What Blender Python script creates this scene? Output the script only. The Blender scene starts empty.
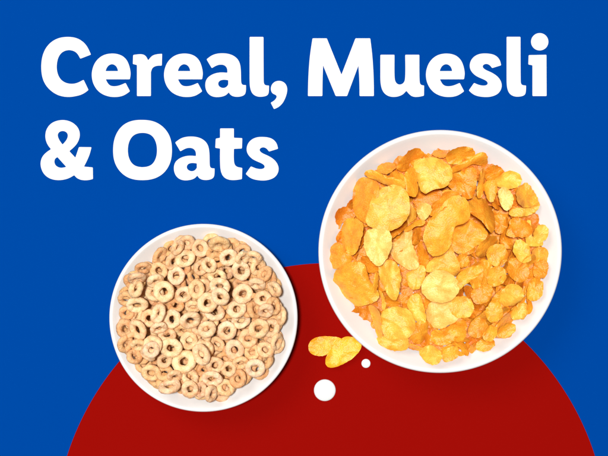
import bpy, bmesh, math, random
import numpy as np
from mathutils import Vector, Matrix, noise

random.seed(7)
R = math.radians
MM = 0.001
PX = 0.68            # millimetres of the table covered by one pixel of the 608 px wide photograph
CAMH = 900.0         # camera height above the table, mm
scene = bpy.context.scene
C = scene.collection

# ------------------------------------------------------------------ camera, light, exposure
cam_d = bpy.data.cameras.new('camera')
cam = bpy.data.objects.new('camera', cam_d)
C.objects.link(cam)
cam.location = (0, 0, CAMH * MM)
cam_d.sensor_width = 36
cam_d.lens = 36 * CAMH / (608 * PX)
cam_d.clip_start = 0.01
cam_d.clip_end = 50
scene.camera = cam

w = bpy.data.worlds.new('World')
scene.world = w
w.use_nodes = True
w.node_tree.nodes['Background'].inputs[0].default_value = (1, 1, 1, 1)
w.node_tree.nodes['Background'].inputs[1].default_value = 0.05

def area(name, tilt, az, dist, size, power, col=(1, 1, 1)):
    d = bpy.data.lights.new(name, 'AREA')
    d.shape = 'DISK'; d.size = size; d.energy = power; d.color = col
    o = bpy.data.objects.new(name, d); C.objects.link(o)
    v = Vector((math.sin(R(tilt)) * math.cos(R(az)), math.sin(R(tilt)) * math.sin(R(az)), math.cos(R(tilt))))
    o.location = v * dist
    o.rotation_euler = v.to_track_quat('Z', 'Y').to_euler()
    return o
area('key_softbox', 5, 140, 3.0, 0.26, 113, (1.0, 0.985, 0.96))
area('side_softbox', 36, 138, 2.6, 1.4, 24, (1.0, 0.985, 0.96))

scene.view_settings.view_transform = 'Standard'
scene.view_settings.look = 'None'
scene.view_settings.exposure = 0.0
scene.view_settings.gamma = 1.0

# ------------------------------------------------------------------ helpers
def wx(px, py, z=0.0):
    """photo pixel -> table position in mm, for something z mm above the table"""
    k = PX * (CAMH - z) / CAMH
    return ((px - 304) * k, (228 - py) * k)

def tag(o, label=None, cat=None, group=None, kind=None):
    if label: o['label'] = label
    if cat: o['category'] = cat
    if group: o['group'] = group
    if kind: o['kind'] = kind
    return o

def link(name, me, mat, parent=None, smooth=True):
    o = bpy.data.objects.new(name, me)
    C.objects.link(o)
    if mat: me.materials.append(mat)
    if smooth: me.polygons.foreach_set('use_smooth', [True] * len(me.polygons))
    if parent: o.parent = parent
    return o

def material(name):
    m = bpy.data.materials.new(name); m.use_nodes = True
    nt = m.node_tree
    return m, nt, nt.nodes['Principled BSDF']

def N(nt, t, **kw):
    n = nt.nodes.new(t)
    for k, v in kw.items():
        if k in n.inputs.keys(): n.inputs[k].default_value = v
        else: setattr(n, k, v)
    return n

def ramp(nt, stops):
    n = nt.nodes.new('ShaderNodeValToRGB')
    e = n.color_ramp.elements
    e[0].position, e[0].color = stops[0][0], stops[0][1]
    e[1].position, e[1].color = stops[-1][0], stops[-1][1]
    for p, c in stops[1:-1]:
        x = e.new(p); x.color = c
    return n

def matte(name, col, var=0.006, rough=0.95, spec=0.0, scale=900):
    """flat printed card: an even colour with a very faint fibre"""
    m, nt, b = material(name)
    tc = N(nt, 'ShaderNodeTexCoord')
    nz = N(nt, 'ShaderNodeTexNoise', Scale=scale, Detail=3.0)
    nt.links.new(tc.outputs['Object'], nz.inputs['Vector'])
    r = ramp(nt, [(0.3, tuple(c * (1 - var) for c in col) + (1,)), (0.7, tuple(min(1, c * (1 + var)) for c in col) + (1,))])
    nt.links.new(nz.outputs['Fac'], r.inputs['Fac'])
    nt.links.new(r.outputs['Color'], b.inputs['Base Color'])
    b.inputs['Roughness'].default_value = rough
    b.inputs['Specular IOR Level'].default_value = spec
    return m

M_blue = matte('blue_card', (0.0, 0.046, 0.264))
M_red = matte('red_card', (0.243, 0.0030, 0.0017))
M_white = matte('white_card', (0.76, 0.76, 0.76), var=0.004)

def porcelain():
    m, nt, b = material('glazed_white_porcelain')
    tc = N(nt, 'ShaderNodeTexCoord')
    nz = N(nt, 'ShaderNodeTexNoise', Scale=35.0, Detail=4.0)
    nt.links.new(tc.outputs['Object'], nz.inputs['Vector'])
    r = ramp(nt, [(0.3, (0.73, 0.725, 0.715, 1)), (0.7, (0.75, 0.745, 0.74, 1))])
    nt.links.new(nz.outputs['Fac'], r.inputs['Fac'])
    nt.links.new(r.outputs['Color'], b.inputs['Base Color'])
    bp = N(nt, 'ShaderNodeBump', Strength=0.05, Distance=0.0005)
    nt.links.new(nz.outputs['Fac'], bp.inputs['Height'])
    nt.links.new(bp.outputs['Normal'], b.inputs['Normal'])
    b.inputs['Roughness'].default_value = 0.32
    b.inputs['Specular IOR Level'].default_value = 0.4
    return m
M_porc = porcelain()

def milk():
    m, nt, b = material('milk')
    b.inputs['Base Color'].default_value = (0.74, 0.745, 0.75, 1)
    b.inputs['Roughness'].default_value = 0.15
    b.inputs['Subsurface Weight'].default_value = 0.3
    b.inputs['Subsurface Scale'].default_value = 0.002
    return m
M_milk = milk()

def flake_mat():
    m, nt, b = material('toasted_corn_flake')
    L = nt.links.new
    tc = N(nt, 'ShaderNodeTexCoord'); oi = N(nt, 'ShaderNodeObjectInfo')
    add = N(nt, 'ShaderNodeVectorMath', operation='ADD')
    mul = N(nt, 'ShaderNodeMath', operation='MULTIPLY'); mul.inputs[1].default_value = 3.0
    L(oi.outputs['Random'], mul.inputs[0])
    L(tc.outputs['Object'], add.inputs[0]); L(mul.outputs[0], add.inputs[1])
    n1 = N(nt, 'ShaderNodeTexNoise', Scale=170.0, Detail=6.0, Roughness=0.72)
    n2 = N(nt, 'ShaderNodeTexNoise', Scale=1300.0, Detail=3.0, Roughness=0.6)
    vo = N(nt, 'ShaderNodeTexVoronoi', Scale=900.0); vo.feature = 'SMOOTH_F1'
    for n in (n1, n2, vo): L(add.outputs[0], n.inputs['Vector'])
    # toasted blotches
    r1 = ramp(nt, [(0.42, (0, 0, 0, 1)), (0.66, (1, 1, 1, 1))]); L(n1.outputs['Fac'], r1.inputs['Fac'])
    dark = N(nt, 'ShaderNodeMix', data_type='RGBA', blend_type='MULTIPLY')
    dark.inputs['Factor'].default_value = 1.0
    L(oi.outputs['Color'], dark.inputs['A']); dark.inputs['B'].default_value = (0.92, 0.60, 0.36, 1)
    mx = N(nt, 'ShaderNodeMix', data_type='RGBA')
    f1 = N(nt, 'ShaderNodeMath', operation='MULTIPLY'); f1.inputs[1].default_value = 0.85
    L(r1.outputs['Color'], f1.inputs[0]); L(f1.outputs[0], mx.inputs['Factor'])
    L(oi.outputs['Color'], mx.inputs['A']); L(dark.outputs['Result'], mx.inputs['B'])
    # pale sugar-like grain
    r2 = ramp(nt, [(0.52, (0, 0, 0, 1)), (0.72, (1, 1, 1, 1))]); L(n2.outputs['Fac'], r2.inputs['Fac'])
    mx2 = N(nt, 'ShaderNodeMix', data_type='RGBA')
    f2 = N(nt, 'ShaderNodeMath', operation='MULTIPLY'); f2.inputs[1].default_value = 0.4
    L(r2.outputs['Color'], f2.inputs[0]); L(f2.outputs[0], mx2.inputs['Factor'])
    L(mx.outputs['Result'], mx2.inputs['A']); mx2.inputs['B'].default_value = (1.0, 0.62, 0.13, 1)
    L(mx2.outputs['Result'], b.inputs['Base Color'])
    # blistered surface
    a1 = N(nt, 'ShaderNodeMath', operation='MULTIPLY'); a1.inputs[1].default_value = 0.6
    L(vo.outputs['Distance'], a1.inputs[0])
    a2 = N(nt, 'ShaderNodeMath', operation='ADD'); L(a1.outputs[0], a2.inputs[0]); L(n2.outputs['Fac'], a2.inputs[1])
    bp = N(nt, 'ShaderNodeBump', Strength=0.42, Distance=0.0009)
    L(a2.outputs[0], bp.inputs['Height']); L(bp.outputs['Normal'], b.inputs['Normal'])
    b.inputs['Roughness'].default_value = 0.36
    b.inputs['Specular IOR Level'].default_value = 0.6
    tr = N(nt, 'ShaderNodeBsdfTranslucent'); L(mx.outputs['Result'], tr.inputs['Color'])
    ms = N(nt, 'ShaderNodeMixShader'); ms.inputs[0].default_value = 0.05
    L(b.outputs[0], ms.inputs[1]); L(tr.outputs[0], ms.inputs[2])
    L(ms.outputs[0], nt.nodes['Material Output'].inputs['Surface'])
    return m
M_flake = flake_mat()

def oat_mat():
    m, nt, b = material('toasted_oat_ring')
    L = nt.links.new
    tc = N(nt, 'ShaderNodeTexCoord'); oi = N(nt, 'ShaderNodeObjectInfo')
    add = N(nt, 'ShaderNodeVectorMath', operation='ADD')
    mul = N(nt, 'ShaderNodeMath', operation='MULTIPLY'); mul.inputs[1].default_value = 3.0
    L(oi.outputs['Random'], mul.inputs[0])
    L(tc.outputs['Object'], add.inputs[0]); L(mul.outputs[0], add.inputs[1])
    n1 = N(nt, 'ShaderNodeTexNoise', Scale=260.0, Detail=5.0, Roughness=0.62)
    n2 = N(nt, 'ShaderNodeTexNoise', Scale=1100.0, Detail=3.0, Roughness=0.6)
    for n in (n1, n2): L(add.outputs[0], n.inputs['Vector'])
    r1 = ramp(nt, [(0.40, (0, 0, 0, 1)), (0.72, (1, 1, 1, 1))]); L(n1.outputs['Fac'], r1.inputs['Fac'])
    dark = N(nt, 'ShaderNodeMix', data_type='RGBA', blend_type='MULTIPLY')
    dark.inputs['Factor'].default_value = 1.0
    L(oi.outputs['Color'], dark.inputs['A']); dark.inputs['B'].default_value = (0.80, 0.52, 0.31, 1)
    mx = N(nt, 'ShaderNodeMix', data_type='RGBA')
    f1 = N(nt, 'ShaderNodeMath', operation='MULTIPLY'); f1.inputs[1].default_value = 0.8
    L(r1.outputs['Color'], f1.inputs[0]); L(f1.outputs[0], mx.inputs['Factor'])
    L(oi.outputs['Color'], mx.inputs['A']); L(dark.outputs['Result'], mx.inputs['B'])
    # specks of bran
    r2 = ramp(nt, [(0.66, (0, 0, 0, 1)), (0.76, (1, 1, 1, 1))]); L(n2.outputs['Fac'], r2.inputs['Fac'])
    mx2 = N(nt, 'ShaderNodeMix', data_type='RGBA')
    f2 = N(nt, 'ShaderNodeMath', operation='MULTIPLY'); f2.inputs[1].default_value = 0.4
    L(r2.outputs['Color'], f2.inputs[0]); L(f2.outputs[0], mx2.inputs['Factor'])
    L(mx.outputs['Result'], mx2.inputs['A']); mx2.inputs['B'].default_value = (0.36, 0.15, 0.05, 1)
    L(mx2.outputs['Result'], b.inputs['Base Color'])
    a1 = N(nt, 'ShaderNodeMath', operation='MULTIPLY_ADD'); a1.inputs[1].default_value = 0.35
    L(n2.outputs['Fac'], a1.inputs[0]); L(n1.outputs['Fac'], a1.inputs[2])
    bp = N(nt, 'ShaderNodeBump', Strength=1.0, Distance=0.0016)
    L(a1.outputs[0], bp.inputs['Height']); L(bp.outputs['Normal'], b.inputs['Normal'])
    b.inputs['Roughness'].default_value = 0.6
    b.inputs['Specular IOR Level'].default_value = 0.3
    b.inputs['Subsurface Weight'].default_value = 0.25
    b.inputs['Subsurface Scale'].default_value = 0.0015
    b.inputs['Subsurface Radius'].default_value = (1.0, 0.45, 0.15)
    return m
M_oat = oat_mat()

# ------------------------------------------------------------------ the setting
def sheet(name, half, z, mat):
    bm = bmesh.new()
    bmesh.ops.create_grid(bm, x_segments=1, y_segments=1, size=half * MM)
    me = bpy.data.meshes.new(name); bm.to_mesh(me); bm.free()
    o = link(name, me, mat, smooth=False); o.location.z = z * MM
    return o
tag(sheet('backdrop', 3000, 0, M_blue), 'plain bright blue surface under everything', kind='structure')

# big red disc lying on the blue: a thin card with a real edge
def disc(name, px, py, rpx, z0, z1, mat, seg=256):
    x, y = wx(px, py); r = rpx * PX
    bm = bmesh.new()
    top = [bm.verts.new(((r * math.cos(2 * math.pi * i / seg)) * MM, (r * math.sin(2 * math.pi * i / seg)) * MM, z1 * MM)) for i in range(seg)]
    bot = [bm.verts.new((v.co.x, v.co.y, z0 * MM)) for v in top]
    bm.faces.new(top)
    for i in range(seg):
        bm.faces.new((bot[i], bot[(i + 1) % seg], top[(i + 1) % seg], top[i]))
    me = bpy.data.meshes.new(name); bm.to_mesh(me); bm.free()
    o = link(name, me, mat, smooth=False); o.location = (x * MM, y * MM, 0)
    return o
tag(disc('red_disc', 331, 540, 277, 0.05, 0.35, M_red), 'large dark red disc lying on the blue behind both bowls, cut by the bottom edge', 'disc')

# ------------------------------------------------------------------ the heading: letters cut from white card
ZK = 6.08
def smooth_outline(pts, closed=True, sub=6, rad=0.9):
    """pts: (x, y) smooth point or (x, y, 1) corner, in photo px. Catmull-Rom between, corners slightly rounded."""
    n = len(pts); out = []
    def P(i): return Vector(pts[i % n][:2])
    def isc(i): return len(pts[i % n]) > 2
    for i in range(n):
        p1, p2 = P(i), P(i + 1)
        m1 = Vector((0, 0)) if False else ((p2 - P(i - 1)) * 0.5 if not isc(i) else (p2 - p1))
        m2 = ((P(i + 2) - p1) * 0.5 if not isc(i + 1) else (p2 - p1))
        L = (p2 - p1).length
        # keep tangents proportionate on uneven spacing
        if m1.length > 1e-6: m1 = m1.normalized() * L
        if m2.length > 1e-6: m2 = m2.normalized() * L
        seg = []
        for s in range(sub):
            t = s / sub
            h00 = 2*t**3 - 3*t**2 + 1; h10 = t**3 - 2*t**2 + t; h01 = -2*t**3 + 3*t**2; h11 = t**3 - t**2
            seg.append((h00 * p1 + h10 * m1 + h01 * p2 + h11 * m2, isc(i) and s == 0))
        out += seg
    for _ in range(6):                          # even out the hand-set points
        out = [(p if c or out[i - 1][1] or out[(i + 1) % len(out)][1] else p * 0.5 + (out[i - 1][0] + out[(i + 1) % len(out)][0]) * 0.25, c) for i, (p, c) in enumerate(out)]
    # round the corners
    res = []; m = len(out)
    for i, (p, c) in enumerate(out):
        if not c: res.append(p); continue
        a = out[i - 1][0] - p; b = out[(i + 1) % m][0] - p
        ra = min(rad, a.length * 0.8); rb = min(rad, b.length * 0.8)
        A = p + a.normalized() * ra; B = p + b.normalized() * rb
        for t in (0, .25, .5, .75, 1):
            res.append(A * (1 - t)**2 + p * 2 * t * (1 - t) + B * t * t)
    return res

def letter(name, loops, parent, label=None, org=(0, 0), shift=(0, 0), thick=0.35):
    cu = bpy.data.curves.new('outline', 'CURVE'); cu.dimensions = '2D'; cu.fill_mode = 'BOTH'
    cu.extrude = thick / 2 * MM
    for lp in loops:
        pts = [(org[0] + p[0] / ZK + shift[0], org[1] + p[1] / ZK + shift[1]) + tuple(p[2:]) for p in lp]
        pts = smooth_outline(pts)
        sp = cu.splines.new('POLY'); sp.points.add(len(pts) - 1); sp.use_cyclic_u = True
        for q, p in zip(sp.points, pts):
            x, y = wx(p.x, p.y); q.co = (x * MM, y * MM, 0, 1)
    tmp = bpy.data.objects.new('outline', cu); C.objects.link(tmp)
    dg = bpy.context.evaluated_depsgraph_get()
    me = bpy.data.meshes.new_from_object(tmp.evaluated_get(dg))
    bpy.data.objects.remove(tmp)
    me.name = name
    me.materials.clear()
    # origin at the letter's own middle
    co = np.array([v.co[:] for v in me.vertices]); c = (co.min(0) + co.max(0)) / 2
    for v in me.vertices: v.co -= Vector((c[0], c[1], 0))
    o = link(name, me, M_white, parent, smooth=False)
    px, py = (parent.location.x, parent.location.y) if parent else (0, 0)
    o.location = (c[0] - px, c[1] - py, (0.05 + thick / 2) * MM)
    if label: o['label'] = label
    return o

GL_C = [[(335,150,1),(270,175,1),(255,148),(235,130),(198,122),(160,135),(135,170),(126,225),(135,275),(160,310),(200,327),(245,325),(290,303,1),(320,365,1),(285,390),(240,403),(190,408),(130,395),(75,355),(42,300),(32,225),(42,150),(75,90),(130,52),(195,42),(255,52),(305,90)]]
GL_e = [[(571,300,1),(576,265),(568,220),(550,180),(515,152),(462,143),(408,154),(365,190),(343,240),(340,290),(355,340),(390,382),(440,404),(490,408),(535,398),(572,373,1),(545,322,1),(510,337),(475,343),(445,335),(424,300,1)],
        [(423,250,1),(500,250,1),(490,222),(463,207),(436,221)]]
GL_r = [[(44,152,1),(95,147),(120,158),(135,185,1),(160,157),(188,148),(220,145,1),(218,217,1),(187,218),(162,230),(152,256,1),(152,402,1),(67,402,1),(67,213,1),(42,207,1)]]
GL_a = [[(40,142,1),(78,115),(130,105),(190,113),(233,145),(248,195),(250,280),(258,297),(280,299,1),(278,345),(265,362),(235,370),(205,368),(186,358),(175,343,1),(155,362),(115,372),(75,368),(45,345),(32,305),(40,262),(75,234),(120,222),(167,224,1),(165,197),(150,179),(125,174),(100,180),(72,196,1)],
        [(172,269,1),(172,296,1),(160,311),(140,317),(118,308),(110,290),(120,272),(145,266)]]
GL_l = [[(302,6,1),(386,6,1),(387,270),(390,292),(400,300),(420,302,1),(418,345),(410,360),(390,368),(350,369),(318,350),(304,310),(302,260)]]
GL_comma = [[(480,272),(515,285),(531,318),(525,360),(505,405),(478,432),(450,445,1),(430,406,1),(455,390),(468,363),(440,350),(430,318),(445,285)]]
GL_M = [[(76,51,1),(163,51,1),(252,272,1),(337,51,1),(427,51,1),(440,160),(448,300),(449,402,1),(362,402,1),(361,310),(355,217,1),(286,402,1),(217,402,1),(140,215,1),(137,310),(136,402,1),(48,402,1),(51,280),(60,160)]]
GL_u = [[(2,151,1),(88,151,1),(88,285),(95,318),(116,333),(140,325),(153,300),(153,151,1),(239,151,1),(240,310),(247,333),(268,338,1),(267,400,1),(225,408),(190,402),(160,370,1),(135,395),(90,408),(45,400),(15,370),(3,320),(2,260)]]
GL_s = [[(250,215,1),(195,232,1),(178,212),(155,206),(136,220),(150,240),(190,258),(230,285),(252,322),(250,360),(225,392),(175,408),(120,405),(82,393),(53,368,1),(85,322,1),(120,336),(155,338),(170,325),(155,306),(100,282),(67,250),(58,215),(72,175),(110,148),(160,143),(210,152),(240,180)]]
circ = lambda cx, cy, rx, ry=None, n=16: [(cx + rx * math.cos(2*math.pi*i/n), cy + (ry or rx) * math.sin(2*math.pi*i/n)) for i in range(n)]
GL_i = [circ(484, 72, 53), [(417,153,1),(525,151,1),(526,402,1),(440,402,1),(440,215,1),(415,210,1)]]
GL_and = [[(262,201,1),(338,202,1),(327,245),(310,285),(292,320,1),(346,325,1),(347,395,1),(320,402),(280,402),(250,390),(233,372,1),(195,393),(140,403),(85,393),(45,360),(28,310),(35,268),(58,238),(92,214,1),(70,185),(57,142),(65,92),(100,52),(160,36),(215,48),(255,82),(268,125),(257,168),(235,198),(203,226,1),(240,266,1)],
          [(162,186,1),(142,158),(132,128),(143,109),(165,103),(187,112),(195,132),(185,160)],
          [(131,262,1),(185,322,1),(150,328),(122,315),(112,292),(117,272)]]
GL_O = [[(43,220),(54,142),(93,77),(152,43),(222,36),(292,45),(352,82),(391,142),(402,218),(392,295),(354,357),(295,393),(223,403),(148,393),(90,355),(53,295)],
        [(133,220),(141,168),(170,127),(222,114),(275,127),(303,168),(311,220),(303,272),(275,312),(222,324),(170,312),(141,272)]]
GL_t = [[(183,88,1),(267,88,1),(267,145,1),(318,147,1),(316,210,1),(267,212,1),(267,285),(278,318),(318,328,1),(316,396,1),(262,403),(215,392),(190,358),(183,300),(183,210,1),(154,206,1),(157,150,1),(183,145,1)]]

def word(px, py, label, glyphs):
    x, y = wx(px, py)
    e = bpy.data.objects.new('heading_word', None); C.objects.link(e); e.empty_display_size = 0.01
    e.location = (x * MM, y * MM, 0)
    tag(e, label, 'lettering', 'words of the white heading')
    for nm, loops, org, sh in glyphs:
        letter(nm, loops, e, None, org, sh)
word(166, 96, 'white word Cereal with its comma, first word of the heading', [
    ('letter', GL_C, (36, 30), (0, 0)), ('letter', GL_e, (36, 30), (0, 0)), ('letter', GL_r, (126, 30), (0, 0)),
    ('letter', GL_e, (36, 30), (72.2, 0)), ('letter', GL_a, (200, 36), (0, 0)), ('letter', GL_l, (200, 36), (0, 0)),
    ('comma', GL_comma, (200, 36), (0, 0))])
word(428, 96, 'white word Muesli at the top right above the corn flakes', [
    ('letter', GL_M, (300, 30), (0, 0)), ('letter', GL_u, (380, 30), (0, 0)), ('letter', GL_e, (36, 30), (334.0, 0)),
    ('letter', GL_s, (460, 30), (0, 0)), ('letter', GL_l, (200, 36), (256.9, -0.1)), ('letter', GL_i, (460, 30), (0, 0))])
word(67, 180, 'white ampersand sign starting the second line of the heading', [('ampersand', GL_and, (36, 114), (0, 0))])
word(196, 180, 'white word Oats ending the second line of the heading', [
    ('letter', GL_O, (106, 114), (0, 0)), ('letter', GL_a, (200, 36), (-31.4, 83.2)),
    ('letter', GL_t, (190, 114), (0, 0)), ('letter', GL_s, (460, 30), (-223.0, 83.4))])

# ------------------------------------------------------------------ bowls
def bowl(name, px, py, rpx, h, label):
    x, y = wx(px, py, h)
    Rr = rpx * PX * (CAMH - h) / CAMH
    t = 3.0 * Rr / 64
    foot = Rr * 0.42
    prof = []                                   # (r, z) from the foot, up the outside, over the rim, down the inside
    prof += [(0, 1.6), (foot * 0.80, 1.6), (foot * 0.84, 0.5), (foot * 0.90, 0.4), (foot * 0.98, 0.5), (foot * 1.0, 1.2), (foot * 1.02, 3.0)]
    n = 26
    def wall(s, off):                           # flaring wall, steeper towards the rim
        return foot + (Rr - foot) * s, 3.0 + (h - 3.0) * s ** 1.45
    for i in range(1, n + 1):
        r, z = wall(0.04 + 0.86 * i / n, 0)
        prof.append((r, z))
    rl, zl = prof[-1]
    # scale so that the rim reaches exactly Rr and h
    k = (Rr - 0.1 * t) / rl; kz = (h - t * 0.8) / zl
    prof = [(r * (1 if i < 7 else (1 + (k - 1) * ((i - 6) / n))), z * (1 if i < 7 else (1 + (kz - 1) * ((i - 6) / n)))) for i, (r, z) in enumerate(prof)]
    outer = prof[7:]
    rl, zl = outer[-1]
    dd = Vector((outer[-1][0] - outer[-2][0], outer[-1][1] - outer[-2][1])).normalized(); nn = Vector((-dd.y, dd.x))
    ce = Vector((rl, zl)) + nn * t * 0.5
    for a in range(15, 180, 15):                # rounded lip, flowing into the inner wall
        v = ce - nn * (t * 0.5 * math.cos(R(a))) + dd * (t * 0.5 * math.sin(R(a)))
        prof.append((v.x, v.y))
    inner = []
    for j in range(len(outer) - 1, -1, -1):
        r, z = outer[j]
        r0, z0 = outer[max(0, j - 1)]; r1, z1 = outer[min(len(outer) - 1, j + 1)]
        d = Vector((r1 - r0, z1 - z0)).normalized(); nn = Vector((-d.y, d.x))
        inner.append((r + nn.x * t, z + nn.y * t))
    prof += inner + [(foot * 0.8, 3.0 + t), (foot * 0.4, 2.8 + t), (0, 2.7 + t)]
    seg = 192
    bm = bmesh.new(); rings = []
    for r, z in prof:
        if r < 1e-6: rings.append([bm.verts.new((0, 0, z * MM))])
        else:
            ring = []
            for i in range(seg):
                a = 2 * math.pi * i / seg
                wob = 1 + 0.0012 * math.sin(2 * a + 0.7) + 0.0007 * math.sin(5 * a)
                ring.append(bm.verts.new((r * wob * math.cos(a) * MM, r * wob * math.sin(a) * MM, z * MM)))
            rings.append(ring)
    for a, b in zip(rings, rings[1:]):
        for i in range(seg):
            q = [a[i % len(a)], a[(i + 1) % seg % len(a)], b[(i + 1) % seg % len(b)], b[i % len(b)]]
            u = []
            for v in q:
                if v not in u: u.append(v)
            bm.faces.new(u)
    bmesh.ops.recalc_face_normals(bm, faces=bm.faces)
    me = bpy.data.meshes.new(name); bm.to_mesh(me); bm.free()
    o = link(name, me, M_porc); o.location = (x * MM, y * MM, 0.35 * MM)
    tag(o, label, 'bowl')
    return (x, y, Rr, h, inner)

OB = bowl('bowl', 203.4, 318.0, 94.0, 31.0, 'smaller white bowl filled with oat rings at lower left')
FB = bowl('bowl', 440.3, 251.6, 121.6, 39.0, 'larger white bowl heaped with corn flakes at the right')

# ------------------------------------------------------------------ heaps: everything is dropped onto what lies below it
class Heap:
    def __init__(s, B, floor, cell=1.0):
        s.B = B; s.cell = cell
        s.n = int(2 * B[2] / cell) + 4
        s.H = np.zeros((s.n, s.n)); s.ID = -np.ones((s.n, s.n), int); s.tries = np.zeros((s.n, s.n))
        prof = sorted((r, z) for r, z in B[4])
        pr = [p[0] for p in prof]; pz = [p[1] for p in prof]
        for i in range(s.n):
            for j in range(s.n):
                r = math.hypot((i - s.n / 2) * cell, (j - s.n / 2) * cell)
                s.H[i, j] = max(floor(r), float(np.interp(r, pr, pz)))
    def lowest(s, rmax, target):
        """the place where the bowl still shows or the heap is lowest, mm from the bowl's axis"""
        g = (np.arange(s.n) - s.n / 2) * s.cell
        X, Y = np.meshgrid(g, g, indexing='ij'); r = np.hypot(X, Y)
        cost = s.H - target(r) - 100.0 * (s.ID < 0) + 1000.0 * (r > rmax) + 15.0 * s.tries
        k = int(np.argmin(cost)); i, j = divmod(k, s.n)
        s.tries[max(0, i - 1):i + 2, max(0, j - 1):j + 2] += 1
        return float(cost[i, j]), float(X[i, j]), float(Y[i, j])
    def drop(s, co, ident, pct=85):
        """co: n x 3 mm relative to bowl axis, z arbitrary. returns the lift that rests it on the heap"""
        i = np.clip((co[:, 0] / s.cell + s.n / 2).round().astype(int), 0, s.n - 1)
        j = np.clip((co[:, 1] / s.cell + s.n / 2).round().astype(int), 0, s.n - 1)
        k = i * s.n + j
        u, inv = np.unique(k, return_inverse=True)
        lo = np.full(len(u), 1e9); hi = np.full(len(u), -1e9)
        np.minimum.at(lo, inv, co[:, 2]); np.maximum.at(hi, inv, co[:, 2])
        Hf = s.H.reshape(-1); If = s.ID.reshape(-1)
        dz = float(np.percentile(Hf[u] - lo, pct))
        top = hi + dz > Hf[u]
        If[u[top]] = ident
        Hf[u] = np.maximum(Hf[u], hi + dz)
        return dz

def bare_spots(B, objs, fr, cell=0.7):
    """places inside the heap where the bowl would still show from above: (x, y) mm from its axis"""
    zr = B[3]; n = int(2 * B[2] / cell) + 8; cov = np.zeros((n, n), bool)
    for o in objs:
        me = o.data; co = np.empty(len(me.vertices) * 3, np.float32); me.vertices.foreach_get('co', co); co = co.reshape(-1, 3)
        fc = np.empty(len(me.polygons) * 3, np.float32); me.polygons.foreach_get('center', fc)
        co = np.vstack([co, fc.reshape(-1, 3)]) @ (np.array(o.rotation_euler.to_matrix()) * o.scale[0]).T / MM
        co = co + np.array(o.location) / MM; k = (CAMH / (CAMH - co[:, 2])) * (CAMH - zr) / CAMH      # as seen from overhead, sloping sight lines included
        co[:, 0] *= k; co[:, 1] *= k
        i = ((co[:, 0] - B[0]) / cell + n / 2).round().astype(int).clip(0, n - 1)
        j = ((co[:, 1] - B[1]) / cell + n / 2).round().astype(int).clip(0, n - 1)
        cov[i, j] = True
    g = (np.arange(n) - n / 2) * cell; X, Y = np.meshgrid(g, g, indexing='ij')
    bare = ~cov & (np.hypot(X, Y) < fr * B[2])
    bare[:-1, :-1] &= bare[1:, :-1] | bare[:-1, 1:] | bare[1:, 1:]
    k = (CAMH - 12) / (CAMH - zr)               # back down the sight line to the depth of the bowl's floor
    return [((x + B[0]) * k - B[0], (y + B[1]) * k - B[1]) for x, y in zip(X[bare].tolist(), Y[bare].tolist())]
def wall_z(B, x, y, rad):
    prof = sorted(B[4]); r = math.hypot(x, y) + rad
    return float(np.interp(r, [p[0] for p in prof], [p[1] for p in prof]))

CLOCK = {0: 'twelve', 1: 'one', 2: 'two', 3: 'three', 4: 'four', 5: 'five', 6: 'six', 7: 'seven', 8: 'eight', 9: 'nine', 10: 'ten', 11: 'eleven'}
ORD = ['', 'the only', 'two', 'three', 'four', 'five', 'six', 'seven', 'eight', 'nine']
RANK = ['innermost', 'second from centre', 'third from centre', 'fourth from centre', 'fifth from centre', 'sixth from centre', 'seventh from centre', 'eighth from centre', 'ninth from centre', 'tenth from centre', 'eleventh from centre']
def unique_labels(items, B, what, where):
    """items: (object, x, y, look). Clock face seen in the photo; a zone by distance from the bowl's centre."""
    cells = {}
    for it in items:
        o, x, y, look = it
        r = math.hypot(x, y) / B[2]
        a = (math.degrees(math.atan2(x, y)) % 360) / 15.0
        z = 0 if r < 0.14 else 1 if r < 0.34 else 2 if r < 0.54 else 3 if r < 0.72 else 4
        step = 12 if z == 0 else 4 if z == 1 else 2 if z == 2 else 1
        c = int(round(a / step)) * step % 24
        cells.setdefault((z, c), []).append((r, it))
    for (z, c), L in cells.items():
        L.sort(key=lambda q: q[0])
        hr = CLOCK[(c // 2) % 12]
        clock = (hr + " o'clock") if c % 2 == 0 else ('half past ' + hr)
        zone = ['centre', 'near centre', 'halfway out', 'towards wall', 'against wall'][z]
        for i, (r, (o, x, y, look)) in enumerate(L):
            rank = '' if len(L) == 1 else (', ' + (RANK[i] if i < len(L) - 1 else 'outermost') + ' there')
            o['label'] = f"{look} {what}, {zone} at {clock}{rank}"

def tone_word(c, names): return names[c]

# ------------------------------------------------------------------ oat rings
RING_MESH = {}
def ring_co(seed, D=13.0):
    rnd = random.Random(seed)
    nu, nv = 44, 18
    Rm = D * rnd.uniform(0.332, 0.350); rm = D * rnd.uniform(0.156, 0.176)
    el = rnd.uniform(0.90, 1.06); off = Vector((rnd.uniform(-99, 99), rnd.uniform(-99, 99), 0))
    vs = []
    for i in range(nu):
        a = 2 * math.pi * i / nu
        fat = 1 + 0.14 * noise.noise(off + Vector((math.cos(a), math.sin(a), 0)) * 1.3)
        for j in range(nv):
            b = 2 * math.pi * j / nv
            q = rm * fat
            r = Rm + q * math.cos(b); z = 0.92 * q * math.sin(b)
            p = Vector((r * math.cos(a) * el, r * math.sin(a) / el, z))
            nrm = Vector((math.cos(b) * math.cos(a), math.cos(b) * math.sin(a), math.sin(b)))
            p += nrm * (0.34 * noise.noise(p * 0.42 + off) + 0.15 * noise.noise(p * 1.1 + off) + 0.05 * noise.noise(p * 2.6 + off))
            vs.append(p)
    return vs, nu, nv
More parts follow.
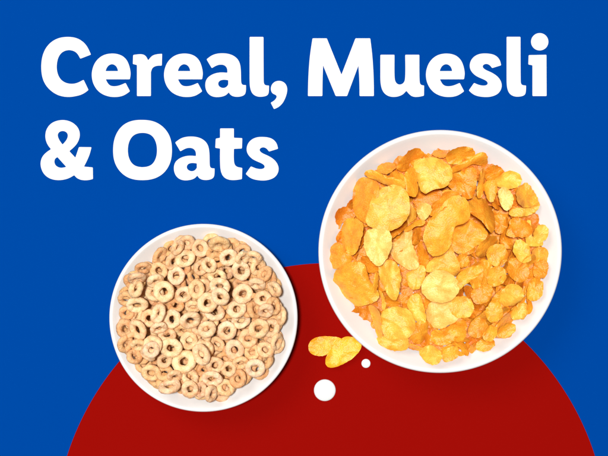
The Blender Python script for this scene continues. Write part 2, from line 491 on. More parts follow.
def ring_mesh(k):
    if k in RING_MESH: return RING_MESH[k]
    vs, nu, nv = ring_co(1000 + k)
    fs = [(i*nv+j, ((i+1)%nu)*nv+j, ((i+1)%nu)*nv+(j+1)%nv, i*nv+(j+1)%nv) for i in range(nu) for j in range(nv)]
    me = bpy.data.meshes.new('oat_ring'); me.from_pydata([v * MM for v in vs], [], fs)
    me.polygons.foreach_set('use_smooth', [True] * len(fs)); me.materials.append(M_oat); me.update()
    RING_MESH[k] = (me, np.array([v[:] for v in vs]))
    return RING_MESH[k]

O = {1: (104, 220), 2: (200, 220), 3: (104, 280), 4: (200, 280), 5: (120, 340), 6: (200, 340)}
# region, X, Y, diameter, tilt, long axis, level (0 low .. 3 top), tone
RG = [
(1,345,215,105,58,60,1,'b'),(1,245,290,105,62,10,1,'b'),(1,340,305,115,22,0,2,'m'),(1,225,345,115,74,10,2,'m'),(1,325,365,110,62,25,3,'p'),
(1,215,408,118,52,70,2,'m'),(1,138,430,80,40,0,0,'b'),(1,455,165,90,60,60,2,'m'),(1,510,138,78,32,0,1,'m'),(1,500,232,120,8,0,3,'p'),
(1,425,250,110,50,80,1,'m'),(1,590,170,115,10,0,2,'m'),(1,445,335,120,25,0,3,'p'),(1,375,430,132,8,0,3,'p'),(3,490,85,112,15,0,2,'p'),
(1,590,290,95,40,60,1,'m'),(1,545,345,95,66,120,1,'b'),(1,315,440,115,25,0,1,'p'),
(2,125,145,132,60,0,2,'m'),(2,65,270,105,38,-55,2,'p'),(2,180,225,116,22,30,2,'p'),(2,255,305,122,12,0,3,'p'),(2,330,225,112,62,-20,2,'m'),
(2,265,228,95,60,50,2,'p'),(2,355,285,105,40,70,1,'m'),(2,395,325,95,48,60,0,'b'),(2,110,340,112,30,0,2,'p'),(2,160,310,105,55,-60,1,'m'),
(2,130,395,125,42,0,2,'p'),(4,135,90,118,30,-40,3,'p'),(2,350,385,112,68,-15,2,'p'),(4,265,78,127,12,0,3,'p'),(4,455,50,118,66,-65,2,'m'),
(2,18,400,112,45,20,1,'m'),(2,95,200,90,40,0,0,'b'),(2,110,240,90,30,0,0,'b'),(4,385,105,96,25,0,1,'m'),(2,260,190,85,40,0,0,'b'),
(3,215,145,132,45,5,2,'p'),(3,145,110,70,40,0,0,'b'),(3,145,195,95,50,20,0,'b'),(3,130,290,124,32,-70,2,'b'),(3,210,215,75,60,60,1,'m'),
(3,225,290,127,42,-65,2,'m'),(3,290,225,116,20,0,1,'m'),(3,345,195,134,62,65,2,'p'),(3,425,230,122,30,70,2,'p'),(3,350,280,75,58,20,2,'p'),
(3,395,325,112,45,0,1,'m'),(3,315,380,127,30,60,2,'m'),(3,420,400,136,25,0,2,'p'),(3,535,235,132,42,20,3,'p'),(3,490,300,112,50,0,1,'m'),
(3,525,360,116,20,0,1,'m'),(3,570,50,122,35,70,2,'m'),(3,545,160,90,50,0,1,'m'),(3,440,150,105,40,0,0,'b'),(3,590,285,95,40,0,1,'m'),
(3,185,350,90,60,30,0,'b'),(3,225,385,75,58,0,1,'m'),
(4,55,130,127,10,0,3,'p'),(4,90,190,126,15,0,2,'p'),(4,405,175,100,45,10,2,'m'),(4,450,150,95,40,-70,0,'b'),(4,497,212,116,78,85,1,'m'),
(4,335,175,112,58,-70,1,'b'),(4,300,170,95,30,0,0,'b'),(4,228,170,122,15,0,3,'p'),(4,250,245,122,45,20,2,'p'),(4,360,285,127,10,0,3,'m'),
(4,435,285,120,30,75,2,'m'),(4,165,305,127,10,0,3,'p'),(4,50,290,122,48,20,2,'p'),(4,65,250,95,40,0,1,'m'),(4,295,350,127,32,-10,2,'m'),
(4,467,370,108,64,75,1,'m'),(4,215,415,124,12,0,3,'p'),(4,105,390,110,40,-40,2,'m'),(4,30,410,124,48,-60,2,'p'),(4,320,430,105,30,0,1,'m'),
(4,400,415,108,15,0,2,'m'),(4,20,340,90,30,0,0,'m'),(4,320,120,85,40,0,0,'b'),(4,170,190,80,40,0,0,'b'),
(5,105,88,112,60,-50,1,'b'),(5,185,75,100,58,-40,1,'m'),(5,215,40,104,20,0,2,'p'),(5,280,115,100,30,0,1,'m'),(5,400,120,146,8,0,3,'p'),
(5,505,75,136,42,-70,3,'p'),(5,200,190,122,20,0,2,'m'),(5,280,190,100,45,0,0,'b'),(5,315,265,132,66,0,2,'p'),(5,345,205,78,58,20,1,'m'),
(5,430,215,127,58,-35,2,'p'),(5,435,285,114,25,0,2,'m'),(5,500,290,90,60,80,1,'m'),(5,495,185,95,40,0,0,'b'),
(6,95,145,117,20,0,2,'m'),(6,80,225,127,38,0,2,'p'),(6,75,310,108,62,80,2,'m'),(6,160,280,114,18,0,2,'m'),(6,235,225,114,25,60,2,'b'),
(6,180,165,95,30,0,1,'m'),(6,250,130,105,50,0,1,'m'),(6,340,160,127,25,20,3,'p'),(6,155,110,80,40,0,0,'b'),(6,15,310,85,50,0,0,'m'),
(6,400,120,80,50,60,0,'b'),(6,330,105,90,40,0,0,'b'),(6,30,175,90,40,0,0,'b'),(5,25,20,80,50,70,0,'b'),(1,180,360,80,40,0,0,'b'),
]
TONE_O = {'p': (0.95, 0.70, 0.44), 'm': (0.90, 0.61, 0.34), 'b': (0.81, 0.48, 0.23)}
heapO = Heap(OB, lambda r: 6.0 - 3.0 * (r / OB[2]) ** 2 * 1.0)
zfill = 27.0
parts = []; count = 0
def place_ring(x, y, D, tilt, axis, tone, seed, pct):
    """x, y mm relative to the bowl's axis"""
    global count
    rnd = random.Random(seed * 31 + 5)
    me, co = ring_mesh(seed % 26)
    s = D / 13.0
    sg = rnd.choice((-1, 1))
    rot = Matrix.Rotation(R(axis), 3, 'Z') @ Matrix.Rotation(R(tilt * sg), 3, 'X') @ Matrix.Rotation(rnd.uniform(0, 6.28), 3, 'Z')
    c = (np.array(rot) @ (co * s).T).T + np.array((x, y, 0))
    # keep the ring inside the bowl wall
    dz = heapO.drop(c, count, pct)
    o = bpy.data.objects.new('oat_ring', me); C.objects.link(o)
    o.rotation_euler = rot.to_euler()
    o.scale = (s, s, s)
    o.location = ((OB[0] + x) * MM, (OB[1] + y) * MM, dz * MM)
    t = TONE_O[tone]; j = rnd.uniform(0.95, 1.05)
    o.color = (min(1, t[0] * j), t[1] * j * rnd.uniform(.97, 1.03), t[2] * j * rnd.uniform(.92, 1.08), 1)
    o['category'] = 'cereal ring'; o['group'] = 'oat rings in the smaller bowl'
    parts.append([o, x, y, tone, tilt, seed, count])
    count += 1
    return o
rnd = random.Random(3)
nlow = 0
for ring_r, nn in ((6, 3), (17, 8), (28, 14), (39, 19), (47, 22), (0, 1), (11, 6), (22, 11), (33, 16), (43, 21)):
    for k in range(nn):
        a = 2 * math.pi * (k + rnd.uniform(-.3, .3)) / nn; r = ring_r + rnd.uniform(-2, 2)
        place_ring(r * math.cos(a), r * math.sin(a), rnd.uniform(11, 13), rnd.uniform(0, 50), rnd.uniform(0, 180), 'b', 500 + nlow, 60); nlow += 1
for k in range(130):
    d, x, y = heapO.lowest(OB[2] * 0.83, lambda r: 14.0 + 3.0 * (r / OB[2]) ** 2)
    if d > -1.0: break
    a = rnd.uniform(0, 6.28); x += 4.0 * math.cos(a); y += 4.0 * math.sin(a)     # the ring's body, not its hole, covers the gap
    r = math.hypot(x, y); lim = OB[2] - 11.5
    if r > lim: x *= lim / r; y *= lim / r
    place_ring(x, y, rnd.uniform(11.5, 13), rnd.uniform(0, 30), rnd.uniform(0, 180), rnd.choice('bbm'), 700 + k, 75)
for i, (reg, X, Y, D, tilt, ax, lv, tone) in sorted(enumerate(RG), key=lambda q: q[1][6]):
    px = O[reg][0] + X / ZK; py = O[reg][1] + Y / ZK
    x, y = wx(px, py, zfill)
    x -= OB[0]; y -= OB[1]
    d = 0.96 * D / ZK * PX * (CAMH - zfill) / CAMH
    d = max(d, 10.8) if lv else max(d, 11.5)
    r = math.hypot(x, y); lim = OB[2] - 4.6 - d * (0.5 if tilt < 45 else 0.42)
    if r > lim: x *= lim / r; y *= lim / r
    place_ring(x, y, d, tilt * 0.85, ax, tone, i, [66, 70, 74, 78][lv])
# leave out what nothing of it shows from above
ids, cnt = np.unique(heapO.ID, return_counts=True); vis = dict(zip(ids.tolist(), cnt.tolist()))
keep = []
for p in parts:
    if vis.get(p[6], 0) < 1: bpy.data.objects.remove(p[0])
    else: keep.append(p)
spots = bare_spots(OB, [p[0] for p in keep], 0.82)
random.Random(4).shuffle(spots); used = []; rnd = random.Random(8)
print('ring gaps', len(spots))
for x, y in spots:                                  # rings that closed the last gaps, low in the bowl
    if len(used) >= 40: break
    if any(math.hypot(x - u, y - v) < 3.5 for u, v in used): continue
    used.append((x, y)); a = rnd.uniform(0, 6.28); x += 4.1 * math.cos(a); y += 4.1 * math.sin(a)
    r = math.hypot(x, y); lim = OB[2] - 14
    if r > lim: x *= lim / r; y *= lim / r
    z = wall_z(OB, x, y, 4.0) + 2.6
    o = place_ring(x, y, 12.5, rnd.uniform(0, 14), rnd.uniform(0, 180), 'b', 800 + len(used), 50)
    o.location.z = z * MM; keep.append(parts[-1])
def ring_look(p):
    o, x, y, tone, tilt, seed, k = p
    if p[5] >= 500: return 'half buried'
    t = {'p': 'pale', 'm': 'golden', 'b': 'browner'}[tone]
    return t + (' flat' if tilt < 28 else ' tipped' if tilt < 55 else ' upended')
unique_labels([(p[0], p[1], p[2], ring_look(p)) for p in keep], OB, 'oat ring', '')
print('oat rings', len(keep), 'top of heap', heapO.H.max())

# ------------------------------------------------------------------ corn flakes
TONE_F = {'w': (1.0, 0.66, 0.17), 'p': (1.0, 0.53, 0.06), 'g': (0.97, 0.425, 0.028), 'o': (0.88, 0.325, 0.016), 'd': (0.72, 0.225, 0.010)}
def poly_area(p):
    return abs(sum(a[0]*b[1] - b[0]*a[1] for a, b in zip(p, p[1:] + p[:1]))) / 2
def flake_mesh(poly, z_of, thick, seed, nang=72, nrad=10, rag=0.6, curl=None):
    """poly: outline in mm round its own middle; z_of(x, y) the bent surface"""
    rnd = random.Random(seed)
    if curl is None: curl = min(4.6, 0.27 * math.sqrt(poly_area(poly)))
    off = Vector((rnd.uniform(-200, 200), rnd.uniform(-200, 200), rnd.uniform(-200, 200)))
    pts = smooth_outline([(p[0], p[1]) for p in poly], sub=5, rad=0.1)
    # resample the outline evenly
    L = [0]
    for a, b in zip(pts, pts[1:] + pts[:1]): L.append(L[-1] + (b - a).length)
    out = []; k = 0
    for i in range(nang):
        t = L[-1] * i / nang
        while k < len(pts) - 1 and L[k + 1] < t: k += 1
        f = (t - L[k]) / max(1e-9, L[k + 1] - L[k])
        p = pts[k].lerp(pts[(k + 1) % len(pts)], f)
        d = p.normalized()
        p = p + d * (rag * noise.noise(Vector((p.x, p.y, 0)) * 0.55 + off) + rag * 0.45 * noise.noise(Vector((p.x, p.y, 0)) * 1.4 + off))
        out.append(p)
    vs = []; idx = {}
    def surf(x, y):
        q = Vector((x, y, 0))
        return z_of(x, y) + 2.1 * noise.noise(q * 0.12 + off) + 0.40 * noise.noise(q * 0.33 + off) + 0.08 * noise.noise(q * 0.9 + off) 
    for side in (1, -1):
        for j in range(nrad):
            f = 1 - j / nrad
            f = f ** 0.9
            for i, p in enumerate(out):
                x, y = p.x * f, p.y * f
                if j == 0: e = 0.75
                elif j == 1: e = 0.95
                else: e = 1.0
                an = Vector((math.cos(2 * math.pi * i / nang), math.sin(2 * math.pi * i / nang), 0))
                cz = curl * f ** 3.5 * (noise.noise(an * 0.9 + off) + 0.6 * noise.noise(an * 2.3 + off) + 0.08)
                bl = 0.35 * max(0, noise.noise(Vector((x, y, side * 9)) * 0.45 + off))
                idx[side, j, i] = len(vs)
                vs.append((x, y, surf(x, y) + cz + side * (thick * 0.5 * e + (bl if j else 0))))
        idx[side, 'c'] = len(vs); vs.append((0, 0, surf(0, 0) + side * thick * 0.5))
    fs = []
    for side in (1, -1):
        for j in range(nrad):
            for i in range(nang):
                i2 = (i + 1) % nang
                if j < nrad - 1: q = [idx[side, j, i], idx[side, j, i2], idx[side, j + 1, i2], idx[side, j + 1, i]]
                else: q = [idx[side, j, i], idx[side, j, i2], idx[side, 'c']]
                if side < 0: q.reverse()
                fs.append(q)
    base = len(vs)                              # the broken edge has verts of its own, so it stays crisp
    vs += [vs[idx[1, 0, i]] for i in range(nang)] + [vs[idx[-1, 0, i]] for i in range(nang)]
    for i in range(nang):
        i2 = (i + 1) % nang
        fs.append([base + nang + i, base + nang + i2, base + i2, base + i])
    return vs, fs

def bent(seed, size, tx, ty, cup, axis):
    ca, sa = math.cos(R(axis)), math.sin(R(axis))
    def z(x, y):
        v = -x * sa + y * ca; u = x * ca + y * sa
        return x * tx + y * ty + cup * (v * v) / size + 0.25 * cup * (u * u) / size
    return z

FO = {'A': (315,125), 'B': (395,125), 'C': (470,140), 'D': (315,195), 'E': (395,195), 'F': (470,215), 'G': (315,265), 'H': (395,265), 'I': (470,275), 'J': (360,305), 'L': (395,240), 'K': (430,305)}
# region, tone, level, outline in the 6.08x enlargement of that region of the photograph
FL = [
('A','o',0,[(385,250),(420,228),(460,225),(490,240),(490,265),(460,285),(430,300),(400,290),(380,275)]),
('B','o',0,[(10,260),(30,215),(60,180),(95,150),(150,145),(175,175),(170,200),(130,215),(110,260),(60,280),(20,275)]),
('A','o',1,[(242,375),(265,335),(310,322),(365,335),(385,370),(380,440),(350,520),(335,595),(300,590),(255,555),(235,500),(235,430)]),
('A','g',2,[(300,300),(315,280),(350,275),(390,290),(430,310),(480,320),(530,335),(545,365),(530,395),(490,385),(440,370),(400,355),(360,335),(325,322)]),
('A','g',1,[(450,300),(490,280),(530,290),(550,320),(570,370),(578,420),(545,430),(520,390),(480,350)]),
('B','g',1,[(60,300),(80,270),(115,262),(125,320),(135,380),(130,430),(95,435),(70,400),(60,350)]),
('B','p',3,[(120,245),(130,215),(180,205),(240,195),(290,215),(340,255),(350,300),(330,350),(300,380),(250,385),(215,400),(180,415),(155,390),(140,340),(125,290)]),
('B','o',0,[(232,170),(250,150),(290,152),(320,165),(310,195),(270,195),(240,190)]),
('B','g',1,[(318,175),(350,150),(400,135),(460,138),(485,160),(480,195),(440,215),(390,235),(340,235),(318,210)]),
('B','g',2,[(340,280),(370,245),(440,215),(490,180),(540,165),(562,185),(572,235),(545,250),(510,228),(460,250),(400,280),(350,292)]),
('B','o',2,[(350,300),(400,285),(450,260),(490,265),(500,330),(490,400),(470,450),(420,430),(370,400),(330,360),(335,320)]),
('B','g',2,[(545,255),(555,290),(545,350),(535,420),(515,445),(492,430),(500,360),(510,310),(530,275)]),
('B','p',2,[(300,400),(340,392),(380,415),(420,440),(400,480),(340,500),(300,480),(290,440)]),
('B','o',1,[(130,440),(150,400),(190,415),(230,390),(290,385),(300,430),(280,480),(230,500),(170,500),(130,480)]),
('D','p',3,[(345,20),(380,-20),(440,-50),(500,-55),(540,-20),(560,20),(565,80),(555,130),(520,175),(480,205),(430,215),(380,205),(330,190),(310,160),(320,110),(335,60)]),
('E','p',2,[(75,30),(105,40),(130,80),(145,140),(110,160),(85,200),(60,220),(75,150),(85,90)]),
('D','o',2,[(440,225),(520,190),(565,150),(570,185),(540,220),(490,260),(460,275),(445,250)]),
('D','d',0,[(125,120),(145,85),(185,72),(225,90),(245,120),(235,150),(190,150),(160,180),(150,215),(130,180)]),
('D','g',1,[(175,170),(200,145),(240,145),(280,165),(290,205),(275,270),(255,330),(225,370),(190,340),(165,290),(158,230)]),
('D','w',3,[(300,240),(325,210),(370,205),(430,215),(455,240),(455,300),(440,360),(410,410),(375,430),(345,400),(310,360),(295,290)]),
('D','o',0,[(100,310),(130,290),(165,300),(200,360),(230,380),(200,420),(150,440),(120,450),(90,430)]),
('E','w',3,[(0,290),(40,270),(75,215),(100,190),(115,230),(110,290),(130,340),(150,400),(150,440),(100,456),(50,430),(0,390),(-20,340),(-20,300)]),
('E','g',3,[(60,220),(100,180),(150,150),(195,160),(180,190),(130,190),(100,220)]),
('G','g',2,[(115,80),(135,30),(180,0),(230,-15),(290,-10),(310,30),(325,90),(355,130),(390,180),(370,215),(340,230),(300,240),(265,255),(220,225),(190,200),(150,160),(120,120)]),
('D','o',1,[(285,370),(330,380),(370,420),(400,456),(340,480),(290,440)]),
('G','p',3,[(385,30),(400,-10),(440,-30),(480,-20),(510,20),(520,90),(505,160),(485,215),(450,190),(425,140),(400,90)]),
('G','g',2,[(370,30),(385,60),(380,120),(370,170),(350,150),(355,90)]),
('G','p',2,[(390,155),(420,180),(435,230),(435,280),(410,270),(415,220),(395,180)]),
('G','o',1,[(440,190),(490,220),(540,245),(500,260),(450,262),(435,230)]),
('J','p',3,[(135,45),(170,22),(230,10),(290,25),(315,70),(328,130),(310,175),(270,200),(215,205),(160,200),(140,160),(130,100)]),
('J','g',2,[(55,0),(90,10),(120,50),(130,110),(140,190),(110,200),(95,150),(80,90),(60,40)]),
('J','p',2,[(105,205),(140,190),(215,190),(285,195),(292,235),(275,275),(215,278),(160,265),(115,235)]),
('J','g',1,[(330,110),(380,100),(415,110),(410,170),(395,220),(350,240),(310,215),(300,195),(325,160)]),
('H','p',2,[(75,230),(110,185),(150,180),(165,220),(180,280),(190,340),(150,355),(120,330),(95,290)]),
('J','g',1,[(290,260),(300,235),(340,245),(400,265),(440,280),(445,298),(400,300),(350,275),(320,265)]),
('J','o',0,[(405,175),(430,190),(445,250),(420,255),(395,230)]),
('K','g',2,[(10,170),(40,150),(100,170),(140,190),(130,235),(90,250),(40,245),(15,220)]),
('K','g',2,[(40,300),(70,270),(120,235),(150,250),(100,290),(70,315)]),
('K','g',1,[(130,230),(210,228),(240,270),(235,315),(200,290),(180,260),(150,250)]),
('K','g',0,[(100,295),(160,280),(230,300),(225,315),(130,312)]),
('K','o',1,[(240,290),(245,250),(280,235),(315,240),(290,265),(265,300)]),
('K','g',1,[(140,195),(190,198),(250,210),(230,228),(160,222)]),
('K','o',1,[(150,110),(190,85),(230,110),(225,160),(205,195),(160,180),(100,165),(60,150),(110,140)]),
('H','w',3,[(210,260),(240,225),(300,225),(360,225),(385,260),(400,320),(370,350),(320,370),(280,390),(240,380),(210,340),(200,300)]),
('L','g',3,[(370,240),(400,190),(460,165),(520,155),(530,190),(480,230),(430,260),(390,300),(350,340),(335,300)]),
('L','p',3,[(340,20),(360,50),(365,90),(400,140),(405,190),(370,230),(340,215),(300,200),(250,190),(200,200),(210,150),(250,110),(310,70)]),
('L','p',2,[(80,200),(130,190),(170,150),(200,190),(190,240),(160,300),(120,310),(90,280)]),
('L','w',3,[(175,240),(215,200),(260,180),(320,200),(370,240),(385,290),(360,340),(300,370),(240,375),(190,350),(155,300)]),
('H','g',2,[(350,200),(380,130),(420,60),(460,10),(520,-20),(560,20),(560,80),(520,140),(480,130),(430,110),(390,150),(360,190)]),
('H','d',1,[(430,120),(490,145),(550,135),(585,160),(570,220),(540,260),(510,285),(480,240),(440,190),(420,150)]),
('H','o',1,[(425,240),(460,230),(490,280),(500,330),(460,330),(425,300)]),
('H','o',2,[(380,235),(410,260),(420,310),(390,310),(375,280)]),
('H','d',0,[(355,195),(380,150),(420,125),(440,150),(430,190),(440,220),(400,210),(370,205)]),
('E','g',4,[(175,240),(200,170),(250,110),(300,50),(350,10),(400,15),(430,40),(440,90),(440,140),(400,180),(360,185),(345,240),(330,300),(290,345),(240,365),(210,360),(190,310),(175,280)]),
('E','g',3,[(350,190),(400,180),(450,140),(500,165),(550,200),(578,240),(550,280),(500,310),(450,350),(400,355),(365,330),(345,280),(340,240)]),
('E','g',2,[(445,60),(470,30),(520,10),(560,30),(590,60),(608,90),(620,150),(615,200),(590,228),(560,200),(530,160),(490,130),(460,110)]),
('E','w',3,[(140,70),(170,50),(215,55),(230,90),(210,130),(185,155),(160,140),(145,110)]),
('E','o',3,[(230,50),(290,20),(300,-20),(370,-20),(400,10),(330,60),(260,110),(215,130),(235,90)]),
('E','g',1,[(380,400),(410,360),(440,355),(465,390),(470,420),(430,450),(400,430)]),
('E','o',1,[(120,240),(150,200),(175,190),(175,250),(165,290),(130,310),(110,280)]),
('E','o',1,[(165,290),(190,340),(215,370),(210,430),(190,456),(160,420),(150,350)]),
('C','o',0,[(95,200),(120,160),(165,152),(205,175),(215,190),(180,230),(140,250),(100,240)]),
('C','p',1,[(150,245),(200,210),(240,185),(280,195),(315,220),(320,260),(280,290),(230,300),(190,285),(155,275)]),
('C','g',2,[(85,260),(130,245),(155,250),(155,300),(145,350),(120,385),(95,340),(85,300)]),
('C','w',3,[(180,300),(210,285),(245,310),(262,350),(260,390),(235,425),(205,420),(185,380),(172,330)]),
('C','g',2,[(280,310),(310,275),(350,262),(395,280),(425,320),(420,370),(385,400),(330,412),(290,395),(275,350)]),
('C','p',1,[(240,440),(280,410),(330,415),(390,400),(425,365),(418,420),(380,450),(320,465),(260,465)]),
('C','o',0,[(135,375),(150,350),(190,400),(185,425),(150,410)]),
('F','o',1,[(165,0),(230,0),(255,30),(240,80),(210,115),(175,110),(165,60)]),
('F','g',2,[(55,215),(85,170),(130,135),(185,130),(195,160),(175,210),(130,250),(90,265),(60,250)]),
('F','o',1,[(250,30),(290,12),(325,40),(325,90),(300,130),(255,135),(225,115),(245,75)]),
('F','o',2,[(135,260),(190,215),(205,180),(225,200),(215,250),(170,275),(140,278)]),
('F','g',1,[(150,290),(215,250),(240,205),(250,240),(235,290),(190,320),(160,315)]),
('F','o',1,[(185,335),(240,285),(260,220),(280,170),(315,165),(322,210),(310,270),(290,340),(240,352)]),
('F','o',0,[(205,150),(240,135),(275,150),(265,200),(240,205),(215,175)]),
('F','g',2,[(290,345),(310,280),(350,240),(390,245),(405,270),(380,300),(340,330),(310,350)]),
('F','g',1,[(380,215),(420,195),(465,200),(490,240),(480,290),(440,320),(400,325),(390,290),(405,260),(375,245)]),
('F','p',1,[(350,40),(375,30),(378,90),(370,130),(430,150),(440,180),(410,190),(370,190),(345,180),(340,110)]),
('F','o',0,[(340,350),(385,320),(395,370),(360,390),(310,375)]),
('F','g',2,[(50,290),(90,270),(130,290),(160,340),(175,380),(150,430),(110,450),(70,420),(50,350)]),
('F','g',2,[(0,310),(50,305),(80,340),(75,400),(60,440),(10,445),(-10,380)]),
('F','d',0,[(180,370),(240,360),(280,390),(250,430),(190,420)]),
('I','d',1,[(265,60),(290,20),(325,15),(335,70),(330,130),(310,170),(270,185),(245,175),(262,120)]),
('I','g',1,[(355,60),(390,20),(420,10),(410,50),(385,90),(375,140),(385,190),(370,230),(345,235),(360,190),(350,140),(345,100)]),
('I','o',2,[(115,170),(150,120),(190,75),(235,65),(262,90),(250,140),(235,190),(190,190),(140,195)]),
('I','g',2,[(0,290),(50,240),(100,200),(160,195),(220,200),(240,215),(200,235),(160,280),(120,320),(80,345),(20,335),(0,320)]),
('I','g',2,[(145,350),(170,290),(220,240),(280,190),(320,140),(340,130),(335,170),(300,220),(260,270),(220,320),(170,355)]),
('I','g',1,[(60,360),(130,345),(190,350),(240,335),(255,380),(200,390),(120,390),(60,380)]),
]
heapF = Heap(FB, lambda r: 10.0 - 4.0 * (r / FB[2]) ** 2, cell=1.2)
fparts = []; fcount = 0
def make_flake(poly, cx, cy, tx, ty, cup, axis, tone, seed, pct, buried=False):
    """poly mm round (cx, cy); cx, cy relative to the bowl's axis"""
    global fcount
    rnd = random.Random(seed)
    size = math.sqrt(poly_area(poly))
    vs, fs = flake_mesh(poly, bent(seed, size, tx, ty, cup, axis), 0.7, seed)
    co = np.array(vs) + np.array((cx, cy, 0))
    dz = heapF.drop(co, fcount, pct)
    me = bpy.data.meshes.new('corn_flake')
    me.from_pydata([(a * MM, b * MM, c * MM) for a, b, c in vs], [], fs); me.update()
    o = link('corn_flake', me, M_flake)
    o.location = ((FB[0] + cx) * MM, (FB[1] + cy) * MM, dz * MM)
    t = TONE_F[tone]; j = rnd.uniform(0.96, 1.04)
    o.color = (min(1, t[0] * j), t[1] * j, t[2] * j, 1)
    o['category'] = 'cereal flake'; o['group'] = 'corn flakes in the larger bowl'
    fparts.append([o, cx, cy, tone, size, buried, fcount, len(fparts)]); fcount += 1
rnd = random.Random(11)
for rr, nn in ((20, 10), (36, 14), (50, 18), (61, 22), (8, 4), (24, 9), (40, 14), (54, 18), (63, 22), (14, 5), (32, 11), (48, 16)):
    for k in range(nn):
        a = 2 * math.pi * (k + rnd.uniform(-.3, .3)) / nn; r = rr + rnd.uniform(-3, 3)
        s = rnd.uniform(6.5, 9.5); m = 9; el = rnd.uniform(.7, 1.0); ph = rnd.uniform(0, 3)
        poly = [(s * rnd.uniform(.82, 1.12) * math.cos(2*math.pi*i/m), el * s * rnd.uniform(.82, 1.12) * math.sin(2*math.pi*i/m)) for i in range(m)]
        poly = [(p[0]*math.cos(ph)-p[1]*math.sin(ph), p[0]*math.sin(ph)+p[1]*math.cos(ph)) for p in poly]
        make_flake(poly, r * math.cos(a), r * math.sin(a), rnd.uniform(-.5, .5), rnd.uniform(-.5, .5), rnd.uniform(-.5, .5), rnd.uniform(0, 180), rnd.choice('oodo'), 900 + fcount, 40, True)  # mostly darker tones: shade of the gaps put into the colour
def filler(x, y, k, tilt=.5, lie=(0.0, 0.0)):
    s = rnd.uniform(7.0, 9.5); m = 9; el = rnd.uniform(.75, 1.0); ph = rnd.uniform(0, 3)
    poly = [(s * rnd.uniform(.82, 1.12) * math.cos(2*math.pi*i/m), el * s * rnd.uniform(.82, 1.12) * math.sin(2*math.pi*i/m)) for i in range(m)]
    poly = [(p[0]*math.cos(ph)-p[1]*math.sin(ph), p[0]*math.sin(ph)+p[1]*math.cos(ph)) for p in poly]
    make_flake(poly, x, y, lie[0] + rnd.uniform(-tilt, tilt), lie[1] + rnd.uniform(-tilt, tilt), rnd.uniform(-.4, .4), rnd.uniform(0, 180), rnd.choice('oodd'), 1500 + k, 78, True)  # buried flakes coloured deeper, so the gaps between flakes look shaded
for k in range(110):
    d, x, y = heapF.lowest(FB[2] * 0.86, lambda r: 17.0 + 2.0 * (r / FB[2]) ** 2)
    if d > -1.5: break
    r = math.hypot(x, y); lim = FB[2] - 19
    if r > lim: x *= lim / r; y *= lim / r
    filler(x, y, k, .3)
for i, (reg, tone, lv, pl) in sorted(enumerate(FL), key=lambda q: q[1][2]):
    rnd = random.Random(77 + i)
    pts = []
    for X, Y in pl:
        x, y = wx(FO[reg][0] + X / ZK, FO[reg][1] + Y / ZK, 40)
        x -= FB[0]; y -= FB[1]
        r = math.hypot(x, y); lim = FB[2] - 6.5
        if r > lim: x *= lim / r; y *= lim / r
        pts.append((x, y))
    cx = sum(p[0] for p in pts) / len(pts); cy = sum(p[1] for p in pts) / len(pts)
    poly = [((p[0] - cx) * 1.04, (p[1] - cy) * 1.04) for p in pts]
    # long axis of the outline: flakes bend along it
    cov = np.cov(np.array(poly).T); ev, V = np.linalg.eigh(cov)
    axis = math.degrees(math.atan2(V[1, 1], V[0, 1])); ratio = math.sqrt(ev[0] / ev[1])
    # narrow outlines are flakes seen tipped on their side
    st = 0.38 + (1.1 * (1 - ratio) if ratio < 0.62 else 0.0)
    sg = rnd.choice((-1, 1)); tx = -math.sin(R(axis)) * st * sg; ty = math.cos(R(axis)) * st * sg
    tx += rnd.uniform(-.22, .22); ty += rnd.uniform(-.22, .22)
    if tone in 'wp' or lv >= 3: tx, ty = abs(tx) * 0.5, -abs(ty) * 0.4        # tipped towards the upper left, where the lamp is
    if tone in 'd': tx, ty = -abs(tx) - .25, abs(ty) + .2
    r = math.hypot(cx, cy) + 1e-6
    tx += -0.16 * cx / FB[2]; ty += -0.16 * cy / FB[2]
    cup = rnd.choice((-1, 1)) * rnd.uniform(.35, 1.0)
    if tone == 'w': cup = abs(cup)
    make_flake(poly, cx, cy, tx, ty, cup, axis, tone, i, 97 if tone == 'w' else [90, 92, 94, 95, 97][lv])
rnd = random.Random(21)                             # overlapping medium flakes, shingled over the right and lower side
for k, (deg, rr) in enumerate([(-8,66),(-24,68),(-39,67),(-53,68),(-67,67),(-82,68),(-97,66),(10,67),(-16,52),(-32,54),(-48,53),(-63,55),(-80,54),(2,53),(-25,40),(-45,38),(-68,41),(-5,39),(18,55),(-36,63),(-60,62)]):
    a = R(deg + rnd.uniform(-3, 3)); rr += rnd.uniform(-2, 1)
    s = rnd.uniform(6.8, 9.0) * (0.85 if rr > 60 else 1); m = 10; el = rnd.uniform(.62, .9); ph = a + math.pi / 2 + rnd.uniform(-.7, .7)
    poly = [(s * rnd.uniform(.86, 1.1) * math.cos(2*math.pi*i/m), el * s * rnd.uniform(.86, 1.1) * math.sin(2*math.pi*i/m)) for i in range(m)]
    poly = [(p[0]*math.cos(ph)-p[1]*math.sin(ph), p[0]*math.sin(ph)+p[1]*math.cos(ph)) for p in poly]
    make_flake(poly, rr * math.cos(a), rr * math.sin(a), rnd.uniform(.05, .6), -rnd.uniform(.0, .5), rnd.uniform(.3, .9) * rnd.choice((-1, 1)), math.degrees(ph), rnd.choice('gggpoo'), 3000 + k, 88)
ids, cnt = np.unique(heapF.ID, return_counts=True); vis = dict(zip(ids.tolist(), cnt.tolist()))
keepF = []
for p in fparts:
    if vis.get(p[6], 0) < 1 and p[5]: bpy.data.objects.remove(p[0])
    else: keepF.append(p)
spots = bare_spots(FB, [p[0] for p in keepF], 0.84)
random.Random(4).shuffle(spots); used = []; rnd = random.Random(8)
print('flake gaps', len(spots))
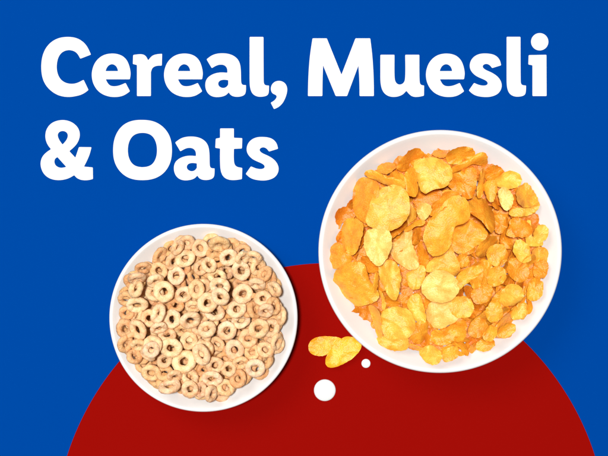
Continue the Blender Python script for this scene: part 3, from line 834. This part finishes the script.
for x, y in spots:
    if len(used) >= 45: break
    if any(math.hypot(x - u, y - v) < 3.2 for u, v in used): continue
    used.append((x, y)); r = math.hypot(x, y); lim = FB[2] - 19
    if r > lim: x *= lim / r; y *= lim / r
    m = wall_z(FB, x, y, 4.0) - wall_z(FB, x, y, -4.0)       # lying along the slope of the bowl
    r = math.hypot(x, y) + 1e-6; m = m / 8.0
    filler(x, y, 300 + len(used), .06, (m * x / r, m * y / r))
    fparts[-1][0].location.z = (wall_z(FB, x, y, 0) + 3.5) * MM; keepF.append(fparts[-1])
def flake_look(p):
    if p[5]: return 'half buried'
    s = 'large' if p[4] > 13.5 else 'small' if p[4] < 8.5 else 'middling'
    return s + ' ' + {'w': 'very pale', 'p': 'yellow', 'g': 'golden', 'o': 'orange', 'd': 'brown orange'}[p[3]]
unique_labels([(p[0], p[1], p[2], flake_look(p)) for p in keepF], FB, 'corn flake', '')
print('flakes', len(keepF), 'top of heap', heapF.H.max())

# ------------------------------------------------------------------ two stray flakes and two drops of milk on the red disc
def stray(pl, label, z0, seed, tx, ty, cup, axis, col):
    k = 5.067
    pts = [wx(290 + X / k, 320 + Y / k, 3) for X, Y in pl]
    cx = sum(p[0] for p in pts) / len(pts); cy = sum(p[1] for p in pts) / len(pts)
    poly = [(p[0] - cx, p[1] - cy) for p in pts]
    vs, fs = flake_mesh(poly, bent(seed, 14, tx, ty, cup, axis), 0.7, seed, rag=0.25, curl=2.6)
    zmin = min(v[2] for v in vs)
    me = bpy.data.meshes.new('corn_flake'); me.from_pydata([(a * MM, b * MM, (c - zmin) * MM) for a, b, c in vs], [], fs); me.update()
    o = link('corn_flake', me, M_flake); o.location = (cx * MM, cy * MM, (0.36 + z0) * MM); o.color = col
    tag(o, label, 'cereal flake', 'loose corn flakes beside the larger bowl')
stray([(92,140),(100,110),(130,88),(180,82),(230,85),(265,95),(270,125),(215,160),(175,180),(140,182),(105,170)],
      'loose yellow corn flake lying flat on the red, leftmost of two', 0.0, 5, 0.02, 0.02, -0.10, 10, (1.0, 0.50, 0.015, 1))
stray([(178,200),(190,170),(220,130),(260,95),(300,80),(350,100),(365,130),(335,175),(300,205),(250,232),(200,242),(182,230)],
      'loose yellow corn flake overlapping its neighbour and reaching under the bowl rim', 1.2, 8, 0.03, -0.06, -0.12, 40, (1.0, 0.54, 0.02, 1))

def drop_of_milk(px, py, rpx, label):
    x, y = wx(px, py, 1.0); r = rpx * PX
    bm = bmesh.new(); seg = 64
    prof = [(1.0, 0.02), (1.0, 0.10), (0.985, 0.18), (0.94, 0.27), (0.86, 0.35), (0.74, 0.42), (0.58, 0.475), (0.40, 0.51), (0.2, 0.53)]
    rings = []
    for pr, pz in prof:
        rings.append([bm.verts.new((pr * r * math.cos(2*math.pi*i/seg) * MM, pr * r * math.sin(2*math.pi*i/seg) * MM, pz * r * 0.45 * MM)) for i in range(seg)])
    top = bm.verts.new((0, 0, 0.535 * r * 0.45 * MM))
    bot = rings[0]
    for a, b in zip(rings, rings[1:]):
        for i in range(seg): bm.faces.new((a[i], a[(i + 1) % seg], b[(i + 1) % seg], b[i]))
    for i in range(seg): bm.faces.new((rings[-1][i], rings[-1][(i + 1) % seg], top))
    bm.faces.new(list(reversed(bot)))
    me = bpy.data.meshes.new('milk_drop'); bm.to_mesh(me); bm.free()
    o = link('milk_drop', me, M_milk); o.location = (x * MM, y * MM, 0.36 * MM)
    tag(o, label, 'drop', 'white drops on the red disc')
drop_of_milk(324.8, 390.3, 10.9, 'larger round white milk drop on the red disc between the bowls')
drop_of_milk(366.0, 363.5, 4.5, 'tiny round white milk drop by the rim of the larger bowl')
